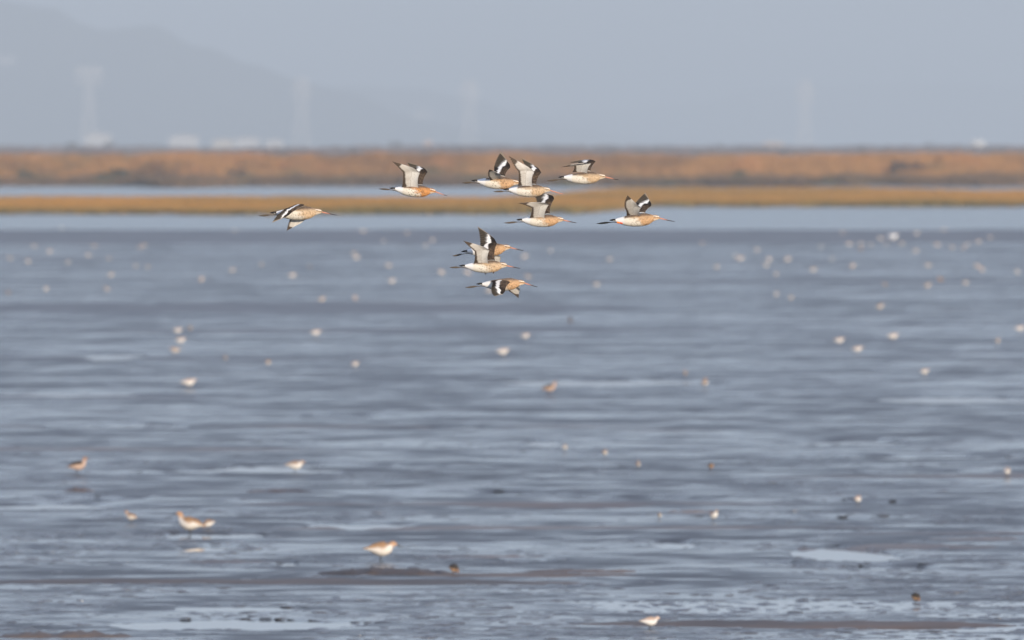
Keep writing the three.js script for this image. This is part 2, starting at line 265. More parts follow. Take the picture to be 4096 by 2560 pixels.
// single bushes: [image-independent place x, distance, size, name of place]
const bushGeo = [0, 1, 2].map(() => leafClump(420, 1.5, 1.15, 0.17)), bushStem = [0, 1, 2].map(() => { const g = []; for (let k = 0; k < 5; k++) { const a = rnd() * 6.28, c = new THREE.CylinderGeometry(0.02, 0.05, 1.5, 5); c.translate(0, 0.7, 0); c.rotateZ(rr(0.1, 0.5)); c.rotateY(a); g.push(c); } return mergeGeometries(g); });
const olive = leafMat(0.062, 0.066, 0.03), umber = leafMat(0.085, 0.055, 0.035), greyGreen = leafMat(0.13, 0.12, 0.10), bark = new THREE.MeshStandardMaterial({ color: lin(0.07, 0.05, 0.035), roughness: 1 });
[[-58.5, 2062, 1.0, olive, 'leftmost dark olive bush at the foot of the reed bank'], [-56.6, 2080, 0.9, umber, 'dark brown bush beside the leftmost olive bush on the reed bank'], [-50.3, 2062, 0.85, olive, 'small olive bush at the foot of the reeds, left of the widest olive bush'], [-47.7, 2066, 1.15, olive, 'widest olive bush low on the left part of the reed bank'],
  [-40.6, 2004, 1.0, umber, 'brown bush where the reed bank juts into the channel'], [-33.6, 2058, 1.05, umber, 'dark brown bush behind the leftmost flying bird, low on the reed bank'], [26.6, 2035, 0.95, olive, 'olive bush low on the reeds right of the flying flock'], [46, 2030, 1.35, umber, 'broad dark bush at the foot of the reeds, far right'],
  [48.2, 2036, 1.1, umber, 'smaller dark bush beside the broad one at the foot of the reeds'], [44, 2160, 1.15, umber, 'dark bush on the top edge of the reeds, right side'], [47.4, 2168, 1.2, greyGreen, 'grey green bush crowning the reeds on the right'], [57, 2160, 1.35, umber, 'tallest brown bush crowning the reeds near the right edge'], [28.2, 2165, 1.0, umber, 'brown bush crowning the reeds right of the flock'], [36.8, 2168, 0.85, greyGreen, 'small grey green bush on the crest of the reeds below the right pylon']]
  .forEach(([x, d, s, m, label], i) => { const t = thing('bush', [x, height(x, d), -d], label, 'bush', 'bushes on the reed bank'); part('crown', bushGeo[i % 3], m, t); part('stems', bushStem[i % 3], bark, t); t.scale.set(s, s * (d > 2100 ? 0.72 : 1), s); t.rotation.y = i * 1.7; });
const treeGeo = [0, 1].map(() => leafClump(520, 2.1, 2.2, 0.26)), treeTrunk = (() => { const g = [new THREE.CylinderGeometry(0.12, 0.25, 3, 7)]; g[0].translate(0, 1.5, 0); for (let k = 0; k < 4; k++) { const c = new THREE.CylinderGeometry(0.04, 0.09, 2, 5); c.translate(0, 1, 0); c.rotateZ(0.6); c.rotateY(k * 1.7); c.translate(0, 2, 0); g.push(c); } return mergeGeometries(g); })();
[[-102, 3950, 1.25, 'first small tree left of the leftmost pylon foot'], [-95.5, 4000, 1.15, 'small tree just right of the leftmost pylon foot'], [-76, 4000, 0.85, 'small tree in front of the white sheds'], [-26.6, 3950, 1.15, 'round tree above the left of the flying flock, on the far shore'], [8.6, 4100, 1.1, 'wide hazy tree above the flock on the far shore'], [49, 4000, 0.95, 'tree left of the right pylon on the far shore'], [88, 4000, 1.0, 'low tree well right of the right pylon'], [97, 4000, 1.05, 'bushy tree left of the pale storage tank'], [113, 4020, 0.95, 'narrow dark tree beside the pale storage tank']]
  .forEach(([x, d, s, label], i) => { const t = thing('tree', [x * 1.6, height(x * 1.6, d * 1.6) - 0.3, -d * 1.6], label, 'tree', 'small trees along the far shore'); part('crown', treeGeo[i % 2], greyGreen, t).position.y = 1.6; part('trunk', treeTrunk, bark, t); t.scale.set(i === 8 ? s * 0.7 : s * 1.5, s * 1.02, i === 8 ? s * 0.7 : s * 1.5); t.rotation.y = i * 2.1; });

// ------------------------------------------------------------------ pylons and pale buildings in the haze
const galvanised = new THREE.MeshStandardMaterial({ color: lin(0.66, 0.64, 0.62), roughness: 0.55, metalness: 0.1 });
const glassWhite = new THREE.MeshPhysicalMaterial({ color: lin(0.75, 0.75, 0.72), roughness: 0.2 });
function bar(a, b, w) { const d = V(b[0] - a[0], b[1] - a[1], b[2] - a[2]), g = new THREE.BoxGeometry(w, d.length(), w); g.applyQuaternion(new THREE.Quaternion().setFromUnitVectors(V(0, 1, 0), d.clone().normalize())); g.translate((a[0] + b[0]) / 2, (a[1] + b[1]) / 2, (a[2] + b[2]) / 2); return g; }
function pylon(x, d, h, baseW, arms, label) {
  x *= 1.75; d *= 1.75; const t = thing('pylon', [x, height(x, d), -d], label, 'pylon', 'lattice pylons in the haze'), half = y => mix(baseW / 2, 1.0, Math.pow(y / h, 0.72)), n = 9, body = [];
  const lv = k => h * (1 - Math.pow(1 - k / n, 1.25)), cs = [[-1, -1], [1, -1], [1, 1], [-1, 1]];
  for (let k = 0; k < n; k++) {
    const y0 = lv(k), y1 = lv(k + 1), a = half(y0), b = half(y1);
    cs.forEach(([p, q], i) => { const [r, s] = cs[(i + 1) % 4]; body.push(bar([p * a, y0, q * a], [p * b, y1, q * b], 0.36), bar([p * a, y0, q * a], [r * b, y1, s * b], 0.18), bar([r * a, y0, s * a], [p * b, y1, q * b], 0.18), bar([p * b, y1, q * b], [r * b, y1, s * b], 0.32)); });
  }
  t.scale.setScalar(1.75); part('lattice_tower', mergeGeometries(body), galvanised, t);
  for (const [f, w] of arms) {
    const y = h * f, c = half(y);
    for (const s of [-1, 1]) { const g = [bar([s * c, y, c], [s * w, y + 0.6, 0], 0.4), bar([s * c, y, -c], [s * w, y + 0.6, 0], 0.4), bar([s * c, y + 2.4, 0], [s * w, y + 0.7, 0], 0.4)]; for (let k = 1; k < 4; k++) { const e = mix(c, w, k / 4); g.push(bar([s * e, y, 0], [s * e, mix(y + 2.4, y + 0.7, k / 4), 0], 0.3)); } const arm = part('cross_arm', mergeGeometries(g), galvanised, t), l = new THREE.LatheGeometry(Array.from({ length: 15 }, (_, k) => new THREE.Vector2(k % 2 ? 0.24 : 0.1, -k * 0.16)), 8); l.translate(s * (w - 0.1), y + 0.5, 0); part('insulator', l, glassWhite, arm); }
  }
  return t;
}
const ARMS = [[0.72, 4.2], [0.83, 5], [0.93, 3.4]];
pylon(-206, 8300, 40, 8.4, [[0.84, 6.2], [0.93, 6.8], [0.985, 6.2]], 'leftmost hazy pylon, with wide arms at its top');
pylon(-103, 8350, 36, 9.2, ARMS, 'hazy pylon right of the long white sheds');
pylon(-21.2, 8500, 35, 9.0, ARMS, 'hazy pylon standing above the flying flock');
pylon(146, 8500, 35, 8.4, ARMS, 'rightmost hazy pylon, standing alone');

const wallMats = { white: lin(0.54, 0.53, 0.52), cream: lin(0.54, 0.48, 0.39), pink: lin(0.50, 0.38, 0.31) };
const roofMat = new THREE.MeshStandardMaterial({ color: lin(0.42, 0.40, 0.38), roughness: 0.7 }), doorMat = new THREE.MeshStandardMaterial({ color: lin(0.25, 0.27, 0.3), roughness: 0.5 });
function shed(x, y, d, w, h, depth, tone, label, group) {
  const k = d > 9000 ? 1.85 : 1.7; x *= k; d *= k; w *= k; depth *= k; if (y > 10) { y *= k; h *= k; } else h = 4 + (h - 3.8) * k;
  const t = thing('building', [x, y, -d], label, 'building', group), m = new THREE.MeshStandardMaterial({ color: wallMats[tone], roughness: 0.8 });
  const wall = new THREE.BoxGeometry(w, h, depth); wall.translate(0, h / 2, 0); part('wall', wall, m, t);
  const s = new THREE.Shape(); s.moveTo(-w / 2 - 0.3, 0); s.lineTo(w / 2 + 0.3, 0); s.lineTo(0, Math.min(1.6, w * 0.12)); s.closePath();
  const roof = new THREE.ExtrudeGeometry(s, { depth: depth + 0.6, bevelEnabled: false }); roof.translate(0, h + 0.003, -depth / 2 - 0.3); part('roof', roof, roofMat, t);
  for (const k of [-0.25, 0.25]) { const g = new THREE.BoxGeometry(w * 0.16, Math.min(3, h * 0.6), 0.1); g.translate(w * k, Math.min(3, h * 0.6) / 2, depth / 2 + 0.053); part('door', g, doorMat, t); }
  return t;
}
const SH = 'pale sheds along the far shore';
shed(-125, 0.5, 6500, 11, 8.0, 9, 'white', 'white block building nearest the second pylon from the left, tallest of the sheds', SH);
shed(-110, 0.5, 6500, 8, 6.6, 8, 'cream', 'cream shed directly right of the tallest white building', SH);
shed(-101, 0.5, 6520, 9, 7.2, 8, 'white', 'middle white shed of the low row left of the second pylon', SH);
shed(-90.5, 0.5, 6500, 7, 6.4, 8, 'white', 'white shed ending the low row beside the second pylon', SH);
shed(-160, 0.5, 6600, 10, 8.8, 9, 'white', 'faint pale building right of the leftmost pylon foot', SH);
shed(-23.6, 0.8, 4800, 2.4, 5.6, 3, 'pink', 'small pinkish hut above the left of the flying flock', SH);
shed(72, 0.8, 4700, 6, 4.9, 5, 'pink', 'low pinkish shed at the foot of the rightmost pylon', SH);
shed(-336, 58, 11350, 10.5, 4.5, 9, 'white', 'small white house high on the left hillside', 'houses on the hills');
shed(-62.5, 22.5, 11900, 12, 5, 9, 'white', 'small white house on the low hill above the flock', 'houses on the hills');
{
  const d = 8800, t = thing('storage_tank', [240, 0.6, -d], 'pale round storage tank near the right edge of the far shore', 'tank'), m = new THREE.MeshStandardMaterial({ color: lin(0.76, 0.76, 0.73), roughness: 0.6 });
  const c = new THREE.CylinderGeometry(2.6, 2.6, 5.4, 32); c.translate(0, 2.7, 0); part('shell', c, m, t); t.scale.set(1.7, 1.4, 1.7);
  const r = new THREE.SphereGeometry(5, 32, 8, 0, 6.2832, 0, 0.55); r.scale(1, 0.7, 1); r.translate(0, 5.4 - 5 * 0.7 * Math.cos(0.55), 0); part('domed_roof', r, m, t);
  part('ladder', mergeGeometries([bar([0.3, 0, 2.7], [0.3, 5.6, 2.7], 0.06), bar([-0.3, 0, 2.7], [-0.3, 5.6, 2.7], 0.06), ...Array.from({ length: 14 }, (_, k) => bar([-0.27, 0.3 + k * 0.38, 2.7], [0.27, 0.3 + k * 0.38, 2.7], 0.04))]), roofMat, t);
}

// ------------------------------------------------------------------ the flying godwits
const feather = new THREE.MeshPhysicalMaterial({ vertexColors: true, roughness: 0.8, specularIntensity: 0.35 });
const horn = new THREE.MeshStandardMaterial({ vertexColors: true, roughness: 0.4 });
const eyeMat = new THREE.MeshPhysicalMaterial({ color: lin(0.012, 0.009, 0.007), roughness: 0.08 });
// pose of each bird: place of the body (x, height, distance from the focus), size, pitch; then in millimetres from the body's
// middle (x forward, y up, z to its right): bill tip, toe tips and, for both wings, shoulder, wrist, front of hand, wing tip, rear of hand, notch, rear root
const POSES = {
  A: {at:[-1.435,4.231,-0.1],size:1.067,pitch:0.011,bill:[253,-15],feet:[-241,-13],near:[[47,49,28],[-44,-6,141],[-92,-34,178],[-155,-57,225],[-120,-8,178],[-74,30,122],[-12,54,19]],far:[[46,-25,-23],[50,-40,-44],[0,-78,-58],[-68,-110,-78],[-62,-78,-62],[-48,-42,-44],[-40,-19,-19]]},
  B: {at:[-0.658,4.381,0.0],size:0.954,pitch:-0.082,bill:[238,-15],feet:[-242,-6],near:[[35,28,31],[36,129,100],[-42,172,147],[-166,194,199],[-118,154,157],[-84,126,115],[-84,19,26]],far:[[62,49,-26],[88,137,-100],[33,179,-141],[-65,198,-194],[-42,171,-157],[-23,162,-115],[-58,23,-21]]},
  C: {at:[-0.106,4.433,-0.95],size:0.994,pitch:-0.059,bill:[245,-12],feet:[-232,-13],near:[[39,28,30],[30,56,131],[-7,70,201],[-51,88,272],[-59,65,211],[-54,36,131],[-44,11,25]],far:[[58,45,-25],[88,106,-91],[73,150,-126],[19,216,-161],[-10,155,-136],[-22,104,-101],[-32,47,-20]]},
  D: {at:[0.104,4.382,0.2],size:0.964,pitch:-0.022,bill:[248,-18],feet:[-236,-11],near:[[34,32,31],[41,133,99],[-26,183,135],[-136,238,197],[-98,169,156],[-68,136,114],[-70,31,26]],far:[[59,46,-26],[91,126,-99],[43,181,-145],[-49,226,-192],[-29,188,-156],[-2,168,-114],[-30,41,-21]]},
  E: {at:[0.472,4.467,-0.1],size:0.97,pitch:0.002,bill:[247,-13],feet:[-248,-19],near:[[33,33,31],[58,100,95],[-32,97,150],[-152,74,215],[-100,79,150],[-59,83,88],[-72,40,26]],far:[[55,47,-26],[90,111,-103],[25,127,-155],[-88,110,-196],[-66,105,-165],[-32,107,-113],[-43,42,-21]]},
  F: {at:[0.193,4.181,-0.1],size:0.972,pitch:-0.01,bill:[246,-12],feet:[-256,-17],near:[[25,20,31],[52,110,113],[-11,128,170],[-163,121,216],[-108,105,175],[-64,87,124],[-80,19,26]],far:[[61,50,-26],[89,149,-98],[50,189,-134],[-73,212,-185],[-47,169,-154],[-29,125,-113],[-48,23,-21]]},
  G: {at:[0.823,4.187,0.1],size:1.032,pitch:0.041,bill:[254,-21],feet:[-254,-13],near:[[32,27,29],[38,79,116],[-7,119,174],[-47,162,223],[-68,119,184],[-66,78,126],[-59,31,24]],far:[[65,43,-24],[104,84,-107],[103,120,-145],[72,174,-184],[34,142,-155],[5,110,-116],[-38,39,-19]]},
  H: {at:[-0.168,3.982,-0.3],size:1.021,pitch:0.081,bill:[240,-21],feet:[-230,-18],near:[[47,-1,29],[49,-66,98],[21,-121,137],[-23,-158,166],[-36,-121,147],[-40,-77,108],[-47,-3,24]],far:[[66,-13,-20],[85,-48,-108],[69,-112,-157],[30,-158,-196],[8,-120,-157],[-1,-72,-108],[-35,-12,-20]]},
  I: {at:[-0.186,3.877,0.15],size:0.987,pitch:-0.001,bill:[245,-12],feet:[-235,-7],near:[[30,21,30],[36,110,101],[-30,145,152],[-143,176,203],[-102,136,162],[-65,104,116],[-70,24,25]],far:[[73,43,-25],[86,155,-96],[42,216,-132],[-47,272,-172],[-34,217,-142],[-27,142,-106],[-43,29,-20]]},
  J: {at:[-0.07,3.758,0.1],size:0.998,pitch:0.014,bill:[243,-21],feet:[-243,-17],near:[[57,12,32],[24,-44,130],[-6,-73,165],[-43,-77,190],[-67,-56,170],[-68,-16,130],[-66,27,28]],far:[[86,-29,-25],[120,-15,-120],[120,-54,-170],[112,-96,-215],[76,-67,-160],[49,-48,-110],[31,-35,-20]]}
};
// one wing as a closed shell: feather rays run from the arm and hand bones out to the trailing edge
function wing(P, side, k0) {
  const [S, W, M, T, K, J, R] = P.map(p => V(...p)), NU = 116, NV = 26, uw = 0.46, uj = 0.52;
  const bez = (a, b, c, t) => a.clone().multiplyScalar((1 - t) ** 2).addScaledVector(b, 2 * t * (1 - t)).addScaledVector(c, t * t);
  const handCtl = M.clone().multiplyScalar(2).addScaledVector(W, -0.5).addScaledVector(T, -0.5), backCtl = K.clone().multiplyScalar(2).addScaledVector(J, -0.5).addScaledVector(T, -0.5);
  const armMid = S.clone().add(W).multiplyScalar(0.5).add(V(-9, 0, side * 4)), trailMid = R.clone().add(J).multiplyScalar(0.5).add(V(5, 0, 0));
  const armCtl = armMid.multiplyScalar(2).addScaledVector(S, -0.5).addScaledVector(W, -0.5), trailCtl = trailMid.multiplyScalar(2).addScaledVector(R, -0.5).addScaledVector(J, -0.5);
  const base = u => u < uw ? bez(S, armCtl, W, u / uw) : bez(W, handCtl, T, 0.30 * (u - uw) / (1 - uw));
  const tip = u => u < uj ? bez(R, trailCtl, J, u / uj) : bez(J, backCtl, T, (u - uj) / (1 - uj));
  const pos = [], col = [], idx = [], n = (NU + 1) * (NV + 1), pts = [];
  for (let i = 0; i <= NU; i++) {
    const u = i / NU, b = base(u), g = tip(u), hand = u > uj, fi = hand ? (u - uj) / (1 - uj) * 10 : u / uj * 12, w = fi - Math.floor(fi);
    const du = tip(Math.min(1, u + 0.02)).add(base(Math.min(1, u + 0.02))).sub(tip(Math.max(0, u - 0.02))).sub(base(Math.max(0, u - 0.02))).normalize();
    const up = du.clone().cross(b.clone().sub(g)).normalize().multiplyScalar(side);
    const len = 1 - mix(0.05, 0.085, sstep(0.5, 0.7, u)) * (2 * Math.abs(w - 0.45)) ** 2 * (u < 0.985 ? 1 : 0), chord = b.distanceTo(g), row = [];
    for (let j = 0; j <= NV; j++) {
      const v = j / NV, p = b.clone().lerp(g, v * len);
      p.addScaledVector(up, chord * mix(0.085, 0.035, sstep(uw, 1, u)) * Math.sin(Math.PI * Math.pow(v, 0.75)));
      if (v > 0.35) p.addScaledVector(up, (w - 0.5) * 1.1 * sstep(0.35, 0.6, v));
      const th = mix(mix(5.5, 2.2, sstep(0, 0.9, u)), 0.5, Math.pow(v, 0.5)) * (v < 0.02 ? 0.35 : 1);
      row.push([p, up, th, u, v, w, fi, hand]);
    }
    pts.push(row);
  }
  for (const s of [1, -1]) for (const row of pts) for (const [p, up, th, u, v, w, fi, hand] of row) {
    pos.push(p.x + up.x * th * s, p.y + up.y * th * s, p.z + up.z * th * s);
    const q = fbm(p.x * 0.16 + k0, p.y * 0.16, p.z * 0.16, 3), f = hash(Math.floor(fi), hand ? 3 : 7, k0 | 0) - 0.5, h = sstep(uw, uj + 0.06, u), shaft = Math.exp(-(((w - 0.28) / 0.11) ** 2));
    let c;
    if (s > 0) {                                    // upper side: brown coverts, black hand, white bar, black trailing edge
      const covert = mix3([0.035, 0.024, 0.017], [0.125, 0.085, 0.055], sstep(-0.35, 0.45, q + f * 0.3)), black = mix3([0.010, 0.008, 0.007], [0.035, 0.024, 0.017], sstep(-0.3, 0.6, q));
      const b0 = mix(0.50, 0.30, h) + f * 0.08, b1 = mix(0.74, 0.55 - 0.20 * sstep(0.6, 1, u), h) + f * 0.12 + 0.12 * shaft * h;
      c = mix3(covert, black, Math.max(h, sstep(0.3, 0.46, u) * 0.8));
      c = mix3(c, [0.80, 0.78, 0.74], sstep(b0 - 0.03, b0 + 0.02, v) * (1 - sstep(0.93, 1, u)) );
      c = mix3(c, mix3(black, [0.55, 0.46, 0.32], shaft * h * 0.4), sstep(b1 - 0.02, b1 + 0.03, v));
      if (u > 0.955) c = mix3(c, [0.42, 0.34, 0.25], 0.6);
    } else {                                        // under side: white lining, pale grey quills, dusky rim
      c = mix3([0.88, 0.855, 0.81], [0.66, 0.61, 0.54], sstep(0.0, 0.5, q) * 0.6);
      c = mix3(c, [0.60, 0.55, 0.49], sstep(0.5, 0.62, v) * 0.7 * (0.75 + 0.5 * f));
      c = mix3(c, [0.64, 0.59, 0.53], h * 0.5);
      const rim = mix(0.80, 0.88, sstep(0.1, 0.5, u)) - 0.30 * sstep(0.78, 1, u) - 0.10 * sstep(0.15, 0, u);
      c = mix3(c, [0.09, 0.066, 0.05], sstep(rim - 0.03, rim + 0.05, v + q * 0.03));
      c = mix3(c, [0.22, 0.16, 0.115], sstep(0.06, 0.0, v) * 0.6);
      c = mix3(c, [0.34, 0.29, 0.24], 0.55 * Math.exp(-(((v - mix(0.5, 0.3, h) - f * 0.05) / 0.025) ** 2)) * (1 - 0.6 * sstep(0.6, 0.9, u)));
      c = mix3(c, [0.26, 0.21, 0.165], 0.6 * sstep(0.5, 0.62, v) * Math.exp(-(((w - 0.02) / 0.10) ** 2)));
    }
    col.push(...c);
  }
  const id = (s, i, j) => (s > 0 ? 0 : n) + i * (NV + 1) + j, quad = (a, b, c, d) => idx.push(a, b, c, b, d, c);
  for (let i = 0; i < NU; i++) for (let j = 0; j < NV; j++) { const t = [id(1, i, j), id(1, i + 1, j), id(1, i, j + 1), id(1, i + 1, j + 1)], d = [id(-1, i, j), id(-1, i, j + 1), id(-1, i + 1, j), id(-1, i + 1, j + 1)]; if (side < 0) { quad(...t); quad(...d); } else { quad(t[0], t[2], t[1], t[3]); quad(d[0], d[2], d[1], d[3]); } }
  const rim = []; for (let i = 0; i < NU; i++) rim.push([i, NV, i + 1, NV], [i + 1, 0, i, 0]); for (let j = 0; j < NV; j++) rim.push([0, j, 0, j + 1], [NU, j + 1, NU, j]);
  for (const [a, b, c, d] of rim) { const q = [id(1, a, b), id(1, c, d), id(-1, a, b), id(-1, c, d)]; side < 0 ? quad(q[0], q[2], q[1], q[3]) : quad(...q); }
  return geo(pos, idx, col);
}
const TRUNK = [[-168, 5, 1.2, 9], [-160, 5.5, 4.2, 14], [-144, 6, 7.2, 15], [-127, 3.5, 10, 12.5], [-106, 1.5, 18, 17.5], [-79, -1, 26.5, 25], [-53, -3, 33, 31], [-13, -3.2, 39, 36], [26, -1, 41.5, 38], [53, 1.5, 41, 36.5], [79, 3.5, 36.5, 30], [97, 6, 29, 22], [113, 8, 21.5, 16.5], [130, 10, 18.2, 15], [144, 8.8, 13.6, 11], [153, 6.8, 7.6, 6.6], [158, 5.4, 4.6, 4.2]];
function godwit(key, coat, label, extras) {
  const P = POSES[key], k0 = key.charCodeAt(0) * 3.7, t = thing('godwit', [P.at[0], P.at[1], -113.7 + P.at[2]], label, 'bird', 'godwits flying in a flock');
  const { breast, streak, back } = coat;
  const colour = (x, y, z, up) => {
    const n = fbm(x * 0.055 + k0, y * 0.09, z * 0.09, 4), fine = fbm(x * 0.22, y * 0.4 + k0, z * 0.4, 3);
    if (x < -128) return up < -0.3 && x > -146 ? [0.78, 0.76, 0.72] : [0.022, 0.019, 0.017];
    const belly = mix3([0.80, 0.74, 0.63], [0.66, 0.58, 0.46], sstep(0, 0.6, fine) * 0.5);
    let c = mix3(belly, mix3(breast.map(v => v * 1.06), breast.map((v, i) => v * [0.52, 0.46, 0.42][i]), sstep(-0.05, 0.4, fine)), sstep(-8, 46, x + y * 0.6 + n * 42));
    c = mix3(c, mix3(breast, back, 0.3), sstep(4, 18, y + n * 8) * sstep(-60, -10, x) * 0.75);
    c = mix3(c, [0.13, 0.085, 0.055], streak * sstep(0.16, 0.34, fine) * sstep(-60, -20, x) * (1 - sstep(70, 100, x)));
    c = mix3(c, mix3(back, back.map(v => v * 1.9), sstep(-0.1, 0.5, fine)), sstep(0.45, 0.75, up + n * 0.15) * sstep(-80, -64, x) * (1 - sstep(82, 112, x) * 0.75));
    c = mix3(c, [0.84, 0.82, 0.79], (1 - sstep(-84, -66, x + n * 8)));
    if (x > 104) {
      const crown = breast.map((v, i) => v * [0.62, 0.55, 0.5][i]), s = 20.6 - (x - 125) * 0.16, l = 15 - (x - 125) * 0.27;
      c = mix3(c, crown, sstep(s + 2, s + 4, y) * sstep(104, 114, x));
      c = mix3(c, [0.84, 0.74, 0.60], sstep(6, -2, y) * sstep(112, 126, x) * 0.8);
      c = mix3(c, [0.88, 0.78, 0.64], sstep(3.4, 1.6, Math.abs(y - s)) * sstep(112, 120, x) * sstep(156, 150, x));
      c = mix3(c, [0.14, 0.085, 0.055], sstep(2.4, 1.2, Math.abs(y - l)) * sstep(116, 122, x) * 0.85);
    }
    return c;
  };
  const relief = (x, y, z, u) => u > 0.2 && u < 0.95 ? fbm(x * 0.16, y * 0.3 + k0, z * 0.3, 3) * 1.0 : 0;
  const pieces = [loft(TRUNK, 130, 44, colour, relief), wing(P.near, 1, k0), wing(P.far, -1, k0 + 40)];
  const [fx, fy] = P.feet, dark = () => coat.leg ?? [0.11, 0.085, 0.062];
  for (const s of [1, -1]) {                         // legs trail behind the tail, toes folded together
    pieces.push(loft([[-58, -20, 4.5, 4.5, s * 9], [-84, -16, 3.4, 3.2, s * 9], [-118, -10, 2.5, 2.4, s * 8], [-160, mix(-6, fy, 0.4), 2.3, 2.3, s * 6], [mix(-160, fx, 0.3), mix(-5, fy, 0.7) + 1, 6.2, 4.0, s * 5], [mix(-160, fx, 0.65), fy + 1, 5.8, 4.4, s * 4], [fx, fy, 0.8, 1.2, s * 3]], 30, 10, dark));
  }
  const body = part('body', mergeGeometries(pieces), feather, t);
  const [bx, by] = P.bill, slim = coat.tip ?? 0.46;
  part('bill', loft([[150, 6, 4.6, 4], [158, 5, 4.5, 3.8], [mix(158, bx, 0.3), mix(5, by, 0.32), 3.7, 3.1], [mix(158, bx, 0.65), mix(5, by, 0.7), 2.9, 2.5], [mix(158, bx, 0.95), mix(5, by, 0.96), 2.0, 1.8], [bx, by, 0.5, 0.6]], 36, 14, (x, y, z, up, u) => mix3(mix3([0.68, 0.29, 0.19], [0.58, 0.24, 0.15], 0.5 + 0.5 * up), [0.045, 0.035, 0.032], sstep(slim - 0.12, slim + 0.12, u))), horn, t);
  for (const s of [1, -1]) { const e = new THREE.SphereGeometry(3.0, 16, 12); e.scale(1.1, 1, 0.7); e.translate(126, 15.2, s * 13.1); part('eye', e, eyeMat, t); }
  if (extras) extras(t);
  t.scale.setScalar(P.size / 1000); t.rotation.z = P.pitch; t.rotation.y = coat.yaw ?? 0;
  return t;
}
const PALE = { breast: [0.60, 0.435, 0.275], streak: 0.55, back: [0.15, 0.105, 0.07] }, RUFOUS = { breast: [0.60, 0.275, 0.095], streak: 0.9, back: [0.15, 0.095, 0.06] }, WARM = { breast: [0.60, 0.375, 0.205], streak: 0.6, back: [0.15, 0.10, 0.065] };
godwit('A', { ...PALE }, 'pale godwit with both wings swept down, leftmost of the flying flock');
godwit('B', { ...RUFOUS, tip: 0.62 }, 'rufous breasted godwit with raised wings, second from the left in the flock');
godwit('C', { ...WARM }, 'godwit whose head and bill are hidden behind the raised wing of another godwit');
godwit('D', { ...PALE, tip: 0.9 }, 'godwit with tall raised wings and an all orange bill, overlapping the godwit behind it');
godwit('E', { ...PALE, tip: 0.55 }, 'topmost right godwit with wings level, flying before the brown reeds');
godwit('F', { ...WARM, streak: 0.6 }, 'godwit directly below the overlapping pair, one wing stretched flat behind it');
godwit('G', { ...WARM, leg: [0.02, 0.02, 0.018] }, 'rightmost flying godwit, wearing orange leg rings', t => {
  const ring = (x, c, r) => { const g = new THREE.LatheGeometry([[3.6, -9], [5.2, -9], [5.6, -7], [5.6, 7], [5.2, 9], [3.6, 9]].map(p => new THREE.Vector2(...p)), 20); g.rotateZ(Math.PI / 2 - 0.17); g.translate(x, r, 15); return part('leg_ring', g, new THREE.MeshPhysicalMaterial({ color: c, roughness: 0.35 }), t); };
  ring(-93, lin(0.85, 0.10, 0.015), -15.5); ring(-112, lin(0.9, 0.22, 0.02), -12.5);
});
godwit('H', { ...WARM }, 'godwit half hidden behind the raised wings of the godwit in front of it');
godwit('I', { ...PALE }, 'godwit in front of the half hidden one, dark upper wing with white bar raised high');
godwit('J', { ...WARM, back: [0.19, 0.135, 0.095] }, 'lowest flying godwit, white barred wing curled down beside its body');

// ------------------------------------------------------------------ waders feeding on the mud
const COATS = {
  buff: { back: [0.36, 0.21, 0.11], belly: [0.82, 0.76, 0.68], head: [0.52, 0.29, 0.16] },
  grey: { back: [0.30, 0.20, 0.14], belly: [0.82, 0.78, 0.72], head: [0.42, 0.28, 0.20] },
  white: { back: [0.50, 0.36, 0.27], belly: [0.84, 0.81, 0.77], head: [0.62, 0.46, 0.37] },
  dark: { back: [0.05, 0.042, 0.035], belly: [0.60, 0.36, 0.20], head: [0.30, 0.18, 0.11] },
  tailed: { back: [0.05, 0.036, 0.026], belly: [0.62, 0.44, 0.34], head: [0.40, 0.22, 0.13] },
  gull: { back: [0.80, 0.79, 0.77], belly: [0.84, 0.83, 0.81], head: [0.84, 0.83, 0.81] }
};
// spines in units of a body about one long, feet at y = 0; bill from the last spine point to billTip
const SHAPES = {
  upright: { spine: [[-0.52, 0.40, 0.015, 0.03], [-0.42, 0.42, 0.05, 0.07], [-0.22, 0.46, 0.13, 0.14], [0.0, 0.47, 0.18, 0.18], [0.17, 0.52, 0.165, 0.155], [0.27, 0.62, 0.11, 0.10], [0.31, 0.72, 0.085, 0.075], [0.35, 0.78, 0.085, 0.075], [0.42, 0.79, 0.055, 0.05], [0.47, 0.78, 0.02, 0.02]], bill: [0.44, 0.785, 0.68, 0.74], hip: [0.0, 0.34] },
  level: { spine: [[-0.55, 0.44, 0.015, 0.03], [-0.42, 0.44, 0.05, 0.07], [-0.2, 0.44, 0.13, 0.14], [0.02, 0.43, 0.185, 0.18], [0.2, 0.46, 0.16, 0.15], [0.31, 0.53, 0.10, 0.09], [0.39, 0.58, 0.085, 0.075], [0.47, 0.57, 0.05, 0.045], [0.51, 0.55, 0.02, 0.02]], bill: [0.48, 0.56, 0.71, 0.47], hip: [0.02, 0.3] },
  feeding: { spine: [[-0.52, 0.52, 0.015, 0.03], [-0.4, 0.50, 0.05, 0.07], [-0.18, 0.46, 0.14, 0.14], [0.03, 0.42, 0.185, 0.18], [0.2, 0.37, 0.155, 0.15], [0.31, 0.31, 0.10, 0.09], [0.38, 0.25, 0.085, 0.075], [0.43, 0.19, 0.05, 0.045], [0.45, 0.16, 0.02, 0.02]], bill: [0.44, 0.18, 0.51, 0.0], hip: [0.02, 0.3] }
};
const made = {};
